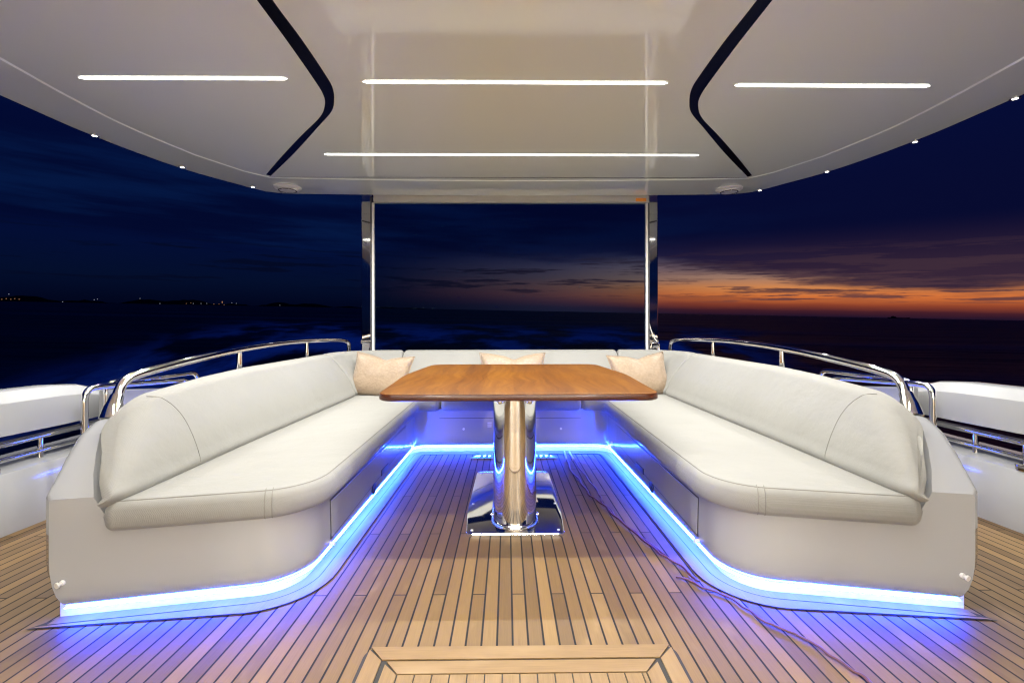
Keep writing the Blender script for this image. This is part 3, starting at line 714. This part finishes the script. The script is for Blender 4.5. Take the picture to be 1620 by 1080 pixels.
for i, (px, py) in enumerate([(0, 146), (157, 216), (293, 265), (403, 296), (1205, 300), (1313, 270), (1455, 222), (1617, 152)]):
    x, y = on_roof(px, py)
    o = empty('downlight', (x, y, ZC), ('small round downlight in the left rim of the hardtop, %s' if i < 4 else 'small round downlight in the right rim of the hardtop, %s') %
              ['nearest the picture edge', 'second from the picture edge', 'third from the picture edge', 'beside the round speaker', 'beside the round speaker', 'third from the picture edge', 'second from the picture edge', 'nearest the picture edge'][i], 'downlight', 'downlights in the hardtop rim')
    mb = MB(); mb.lathe([(.026, 0), (.026, -.004), (.020, -.006), (.015, -.004)], (x, y, ZC - .001)); mb.build('bezel', M_chrome, o)
    mb = MB(); mb.lathe([(.0135, 0), (.0135, -.0055), (.007, -.007)], (x, y, ZC - .001)); mb.build('lens', M_spot, o); keep_all(o)
    ld = bpy.data.lights.new('downlight_lamp', 'AREA'); ld.shape = 'DISK'; ld.size = .024; ld.color = (1.0, .95, .88); ld.energy = 11.0; ld.spread = R(150)
    lo = bpy.data.objects.new('downlight_lamp', ld); COL.objects.link(lo); lo.parent = o; lo.location = (0, 0, -.0095)
for px, py, lab in ((457.5, 296.5, 'round white ceiling speaker at the left corner of the hardtop'), (1156, 298, 'round white ceiling speaker at the right corner of the hardtop')):
    x, y = on_roof(px, py); o = empty('ceiling_speaker', (x, y, ZC), lab, 'speaker', 'speakers in the hardtop')
    mb = MB(); mb.lathe([(.120, 0), (.120, -.008), (.108, -.020), (.094, -.022)], (x, y, ZC - .001), sides=36); mb.build('bezel', M_white, o)
    mb = MB(); mb.lathe([(.093, -.018), (.090, -.030), (.060, -.038), (.01, -.040)], (x, y, ZC), sides=36); mb.build('grille', M_white, o)
    for a in range(8):
        mb = MB(); c_, s_ = math.cos(a * math.pi / 4 + .2), math.sin(a * math.pi / 4 + .2)
        mb.box(-.026, .026, -.005, .005, -.002, .002); sl = mb.build('slot', M_grey, o, smooth=0)
        sl.matrix_world = Matrix.Translation((x + c_ * .074, y + s_ * .074, ZC - .0352)) @ Matrix.Rotation(a * math.pi / 4 + .2 + math.pi / 2, 4, 'Z')
    keep_all(o)
    for ch in o.children:
        if ch.name.startswith('slot'): pass

# ------------------------------------------------------------------ posts and roller blind at the stern
for s, lab in ((-1, 'flat polished steel roof post rising behind the settee at left'), (1, 'flat polished steel roof post rising behind the settee at right')):
    o = empty('roof_post', (s * 1.475, 4.72, .6), lab, 'post', 'steel roof posts')
    mb = MB(); mb.box(s * 1.475 - .056, s * 1.475 + .056, 4.69, 4.80, .5, ZC + .05); mb.build('column', M_chrome, o, bevel=.012, bseg=4)
    mb = MB(); mb.box(s * 1.475 - .060, s * 1.475 + .060, 4.684, 4.806, .84, .87); mb.build('sleeve', M_chrome, o, bevel=.004)
    mb = MB(); mb.lathe([(.085, 0), (.085, .02), (.06, .05)], (s * 1.475, 4.745, .49)); mb.build('foot', M_chrome, o); keep_all(o)
mb = MB(); lp = smoothpath([(1.425, 4.66, 1.05), (1.44, 4.65, .98), (1.475, 4.655, .90), (1.50, 4.65, .86)], 6)
pf = empty('shackle', (1.46, 4.65, .70), 'steel block with a tail of line lashed to the foot of the right post', 'fitting')
mb.tube(lp, .007, 8); mb.build('line', M_white, pf)
mb = MB(); mb.loft([[(1.425, y, .70), (1.535, y, .70), (1.53, y, .82), (1.51, y, .845), (1.44, y, .845), (1.425, y, .80)] for y in (4.62, 4.675)]); mb.build('body', M_chrome, pf, bevel=.01)
mb = MB(); mb.lathe([(.02, 0), (.02, .004)], (1.475, 4.622, .775), (0, -1, 0)); mb.build('eye', M_dark, pf); keep_all(pf)
blind = empty('roller_blind', (0, 4.62, 2.28), 'clear roller blind pulled down between the posts under a white cassette', 'blind')
zc0 = 2.262
cs = [(4.585, zc0 + .010), (4.595, zc0), (4.66, zc0), (4.672, zc0 + .012), (4.672, ZC + .03), (4.585, ZC + .03)]
mb = MB(); mb.loft([[(x, y, z) for y, z in cs] for x in (-1.375, 1.405)]); mb.build('cassette', M_cass, blind, bevel=.006)
for x in (-1.383, 1.388):
    mb = MB(); mb.box(x - .011, x + .011, 4.60, 4.64, .60, zc0 + .001); mb.build('guide', M_white, blind, bevel=.003)
    mb = MB(); mb.box(x + (.0125 if x > 0 else -.030), x + (.030 if x > 0 else -.0125), 4.61, 4.66, .60, ZC); mb.build('track', M_grey, blind, bevel=.002)
def screen_fn(n, b):
    o = [q for q in n.n if q.type == 'OUTPUT_MATERIAL'][0]
    t = n.n.new('ShaderNodeBsdfTransparent'); t.inputs[0].default_value = (.72, .80, .86, 1)
    mx = n.n.new('ShaderNodeMixShader'); mx.inputs[0].default_value = .02
    n.l.new(t.outputs[0], mx.inputs[1]); n.l.new(b.outputs[0], mx.inputs[2]); n.l.new(mx.outputs[0], o.inputs['Surface'])
    b.inputs['Base Color'].default_value = (.006, .02, .05, 1); b.inputs['Roughness'].default_value = .9; b.inputs['Specular IOR Level'].default_value = 0
M_screen = mat('tinted_clear_screen', fn=screen_fn)
mb = MB(); mb.box(-1.372, 1.377, 4.619, 4.621, .62, zc0 + .02); mb.build('screen', M_screen, blind, smooth=0)
mb = MB(); mb.box(1.27, 1.377, 4.5835, 4.586, zc0 + .012, zc0 + .046); mb.build('sticker', M_orange, blind, smooth=0); keep_all(blind)

# ------------------------------------------------------------------ side rails of the settee
def handrail(s, lab):
    o = empty('handrail', (s * 1.68, 3.0, .67), lab, 'handrail', 'polished rails behind the settee')
    P = smoothpath([(-1.665, 1.905, .68), (-1.675, 1.94, .755), (-1.68, 1.985, .802), (-1.68, 2.07, .822), (-1.68, 2.36, .852), (-1.685, 2.81, .884), (-1.69, 3.3, .900), (-1.69, 3.8, .902), (-1.68, 4.25, .892), (-1.655, 4.50, .880), (-1.63, 4.58, .855), (-1.625, 4.60, .80), (-1.625, 4.60, .68)], 8)
    mb = MB(); mb.tube([(-s * q.x * -1 * -1, q.y, q.z) if False else (s * -q.x, q.y, q.z) for q in P], .0195, 16); mb.build('rail', M_chrome, o)
    mb = MB(); mb.tube([(s * 1.672, 1.93, .742), (s * 1.668, 1.915, .720), (s * 1.665, 1.905, .700), (s * 1.66, 1.89, .655)], [.024, .026, .033, .043], 18); mb.build('socket', M_chrome, o)
    for y, z in ((2.83, .885), (3.78, .902), (4.60, .80)):
        if y < 4.5:
            mb = MB(); mb.tube([(s * 1.688, y, z - .01), (s * 1.688, y, .66)], .015, 14); st = mb.build('stanchion', M_chrome, o)
        mb = MB(); mb.lathe([(.030, .66), (.030, .735), (.024, .75), (.016, .755)], (s * (1.688 if y < 4.5 else 1.625), y, 0)); mb.build('stanchion_foot', M_chrome, o)
    keep_all(o)
handrail(-1, 'curved polished steel handrail behind the left side of the settee')
handrail(1, 'curved polished steel handrail behind the right side of the settee')

# ------------------------------------------------------------------ bulwarks, fairlead rails, gates
side = {-1: 'left', 1: 'right'}
for s in (-1, 1):
    o = empty('bulwark', (s * 2.6, 2.2, 0), 'white %s bulwark with an open slot above its lower ledge' % ('port' if False else side[s] + ' hand'), 'bulwark')
    mb = MB(); low = [(2.515, None), (2.525, .285), (2.535, .300), (2.60, .318), (2.80, .33), (2.86, .30), (2.90, -.6), (2.60, -.6)]
    mb.loft([[(s * x, y, (zd(y) - .02) if z is None else z) for x, z in low] for y in (-1.5, 1.0, 2.4, 3.2, 4.2)]); mb.build('lower_wall', M_gel, o, smooth=40)
    up = []
    for y, k, dz in ((-1.5, 1, .03), (0, 1, .03), (1.2, 1, .022), (2.2, 1, .008), (2.6, 1, 0), (2.75, .94, 0), (2.9, .74, 0), (3.02, .45, 0), (3.10, .16, 0)):
        zb, zt = .475 + dz, .475 + dz + .225 * k
        up.append([(s * x, y, z) for x, z in ((2.56, zb), (2.550, zb + (zt - zb) * .70), (2.552, zb + (zt - zb) * .735), (2.598, zb + (zt - zb) * .97), (2.615, zt), (2.70, zt), (2.715, zt - .01), (2.715, zb))])
    mb = MB(); mb.loft(up); mb.build('upper_wall', M_gel, o, smooth=22)
    for y in (1.2, 3.02):
        mb = MB(); mb.box(s * 2.62 - .04, s * 2.62 + .04, y - .04, y + .04, .31, .55); mb.build('pillar', M_gel, o, bevel=.01)
    keep_all(o)
    r = empty('fairlead_rail', (s * 2.60, 2.3, .32), 'low double tube rail in the slot of the %s bulwark' % side[s], 'rail', 'low rails in the bulwark slots')
    for z, rad, nm in ((.432, .017, 'top_tube'), (.352, .013, 'lower_tube')):
        mb = MB(); mb.tube([(s * 2.60, y, z) for y in (1.35, 2.0, 2.6, 2.95)], rad, 14); mb.build(nm, M_chrome, r)
    for y in (1.5, 2.28, 2.53, 2.85):
        mb = MB(); mb.tube([(s * 2.60, y, .315), (s * 2.60, y, .432)], .013, 12); mb.build('stanchion', M_chrome, r)
    keep_all(r)
    c = empty('fairlead', (s * 2.565, 2.23, .32), 'steel fairlead with an upright roller on the %s bulwark ledge' % side[s], 'fairlead', 'fairleads on the bulwarks')
    P = fillet([(-.045, -.16), (.045, -.16), (.045, .06), (-.045, .06)], [.02, .02, .044, .044], 6)
    mb = MB(); mb.loft([[(s * 2.567 + x, 2.23 + y, z) for x, y in P] for z in (.305, .330)]); mb.build('plate', M_chrome, c, bevel=.004)
    mb = MB(); mb.lathe([(.022, .33), (.015, .35), (.015, .44), (.022, .46)], (s * 2.567, 2.19, 0)); mb.build('roller', M_chrome, c); keep_all(c)
    g = empty('gate_rail', (s * 2.33, 2.9, .2), 'bent steel tube rail round the stair beyond the %s arm of the settee' % side[s], 'rail', 'stair rails beside the settee')
    for dx_, dz_ in ((0, 0), (.10, .022)):
        P = [(2.33 + dx_, 2.50, zd(2.5)), (2.33 + dx_, 2.50, .55), (2.33 + dx_, 2.502, .64), (2.33 + dx_, 2.52, .680), (2.33 + dx_, 2.57, .692), (2.33 + dx_, 2.75, .682), (2.33 + dx_, 3.15, .655 + dz_), (2.33 + dx_, 3.26, .645 + dz_), (2.33 + dx_, 3.31, .60), (2.33 + dx_, 3.32, .5), (2.33 + dx_, 3.32, zd(3.3))]
        if dx_: P = [(x, y + .25, z) for x, y, z in P]
        mb = MB(); mb.tube([(s * q.x, q.y, q.z) for q in smoothpath(P, 6)], .0165, 14); mb.build('tube', M_chrome, g)
    keep_all(g)
    w = empty('stair_wall', (s * 2.40, 3.1, 0), 'low white panel lit blue beside the %s stair rail' % side[s], 'panel', 'blue lit stair panels')
    mb = MB(); mb.loft([[(s * 2.41, y, -.3), (s * 2.41, y, z), (s * 2.47, y, z), (s * 2.47, y, -.3)] for y, z in ((2.74, .655), (3.3, .585), (3.6, .50))]); mb.build('panel', M_gel, w, bevel=.01)
    mb = MB(); mb.box(s * 2.20 - .006, s * 2.20 + .006, 2.75, 3.6, .30, .312); mb.build('light_strip', M_blue2, w, smooth=0)
    mb = MB(); mb.box(s * 2.18 - .012, s * 2.18 + .012, 2.72, 3.62, zd(3.2), .335); mb.build('kerb', M_gel, w, bevel=.004); keep_all(w)

# lit saloon behind the camera: bulkhead with its sliding doors open, a pale cabin and its ceiling lamps
M_cabin = mat('cream_cabin_lining', (.78, .74, .67), .6); M_oak = mat('pale_oak_floor', (.45, .36, .26), .5)
M_cabin_lamp = mat('cabin_lamp', (1, 1, 1), .5, emit=(1.0, .96, .88), estr=250.0)
bk = empty('saloon', (0, -1.5, .05), 'lit cream saloon with open doors at the forward end of the cockpit', 'cabin')
for nm, m, b_ in (('bulkhead', M_gel, (-2.55, -1.3, -1.52, -1.44, .05, ZC)), ('bulkhead', M_gel, (1.3, 2.55, -1.52, -1.44, .05, ZC)), ('lintel', M_gel, (-1.3, 1.3, -1.52, -1.44, 2.10, ZC)),
                  ('side_wall', M_cabin, (-2.3, -2.2, -5.0, -1.52, .05, 2.2)), ('side_wall', M_cabin, (2.2, 2.3, -5.0, -1.52, .05, 2.2)), ('back_wall', M_cabin, (-2.2, 2.2, -5.1, -5.0, .05, 2.2)),
                  ('cabin_floor', M_oak, (-2.2, 2.2, -5.0, -1.52, .0, .06)), ('cabin_ceiling', M_cabin, (-2.3, 2.3, -5.1, -1.52, 2.2, 2.26)),
                  ('cabin_lamp', M_cabin_lamp, (-1.5, -1.4, -4.5, -2.0, 2.18, 2.199)), ('cabin_lamp', M_cabin_lamp, (1.4, 1.5, -4.5, -2.0, 2.18, 2.199))):
    mb = MB(); mb.box(*b_); mb.build(nm, m, bk, smooth=0)
keep_all(bk)
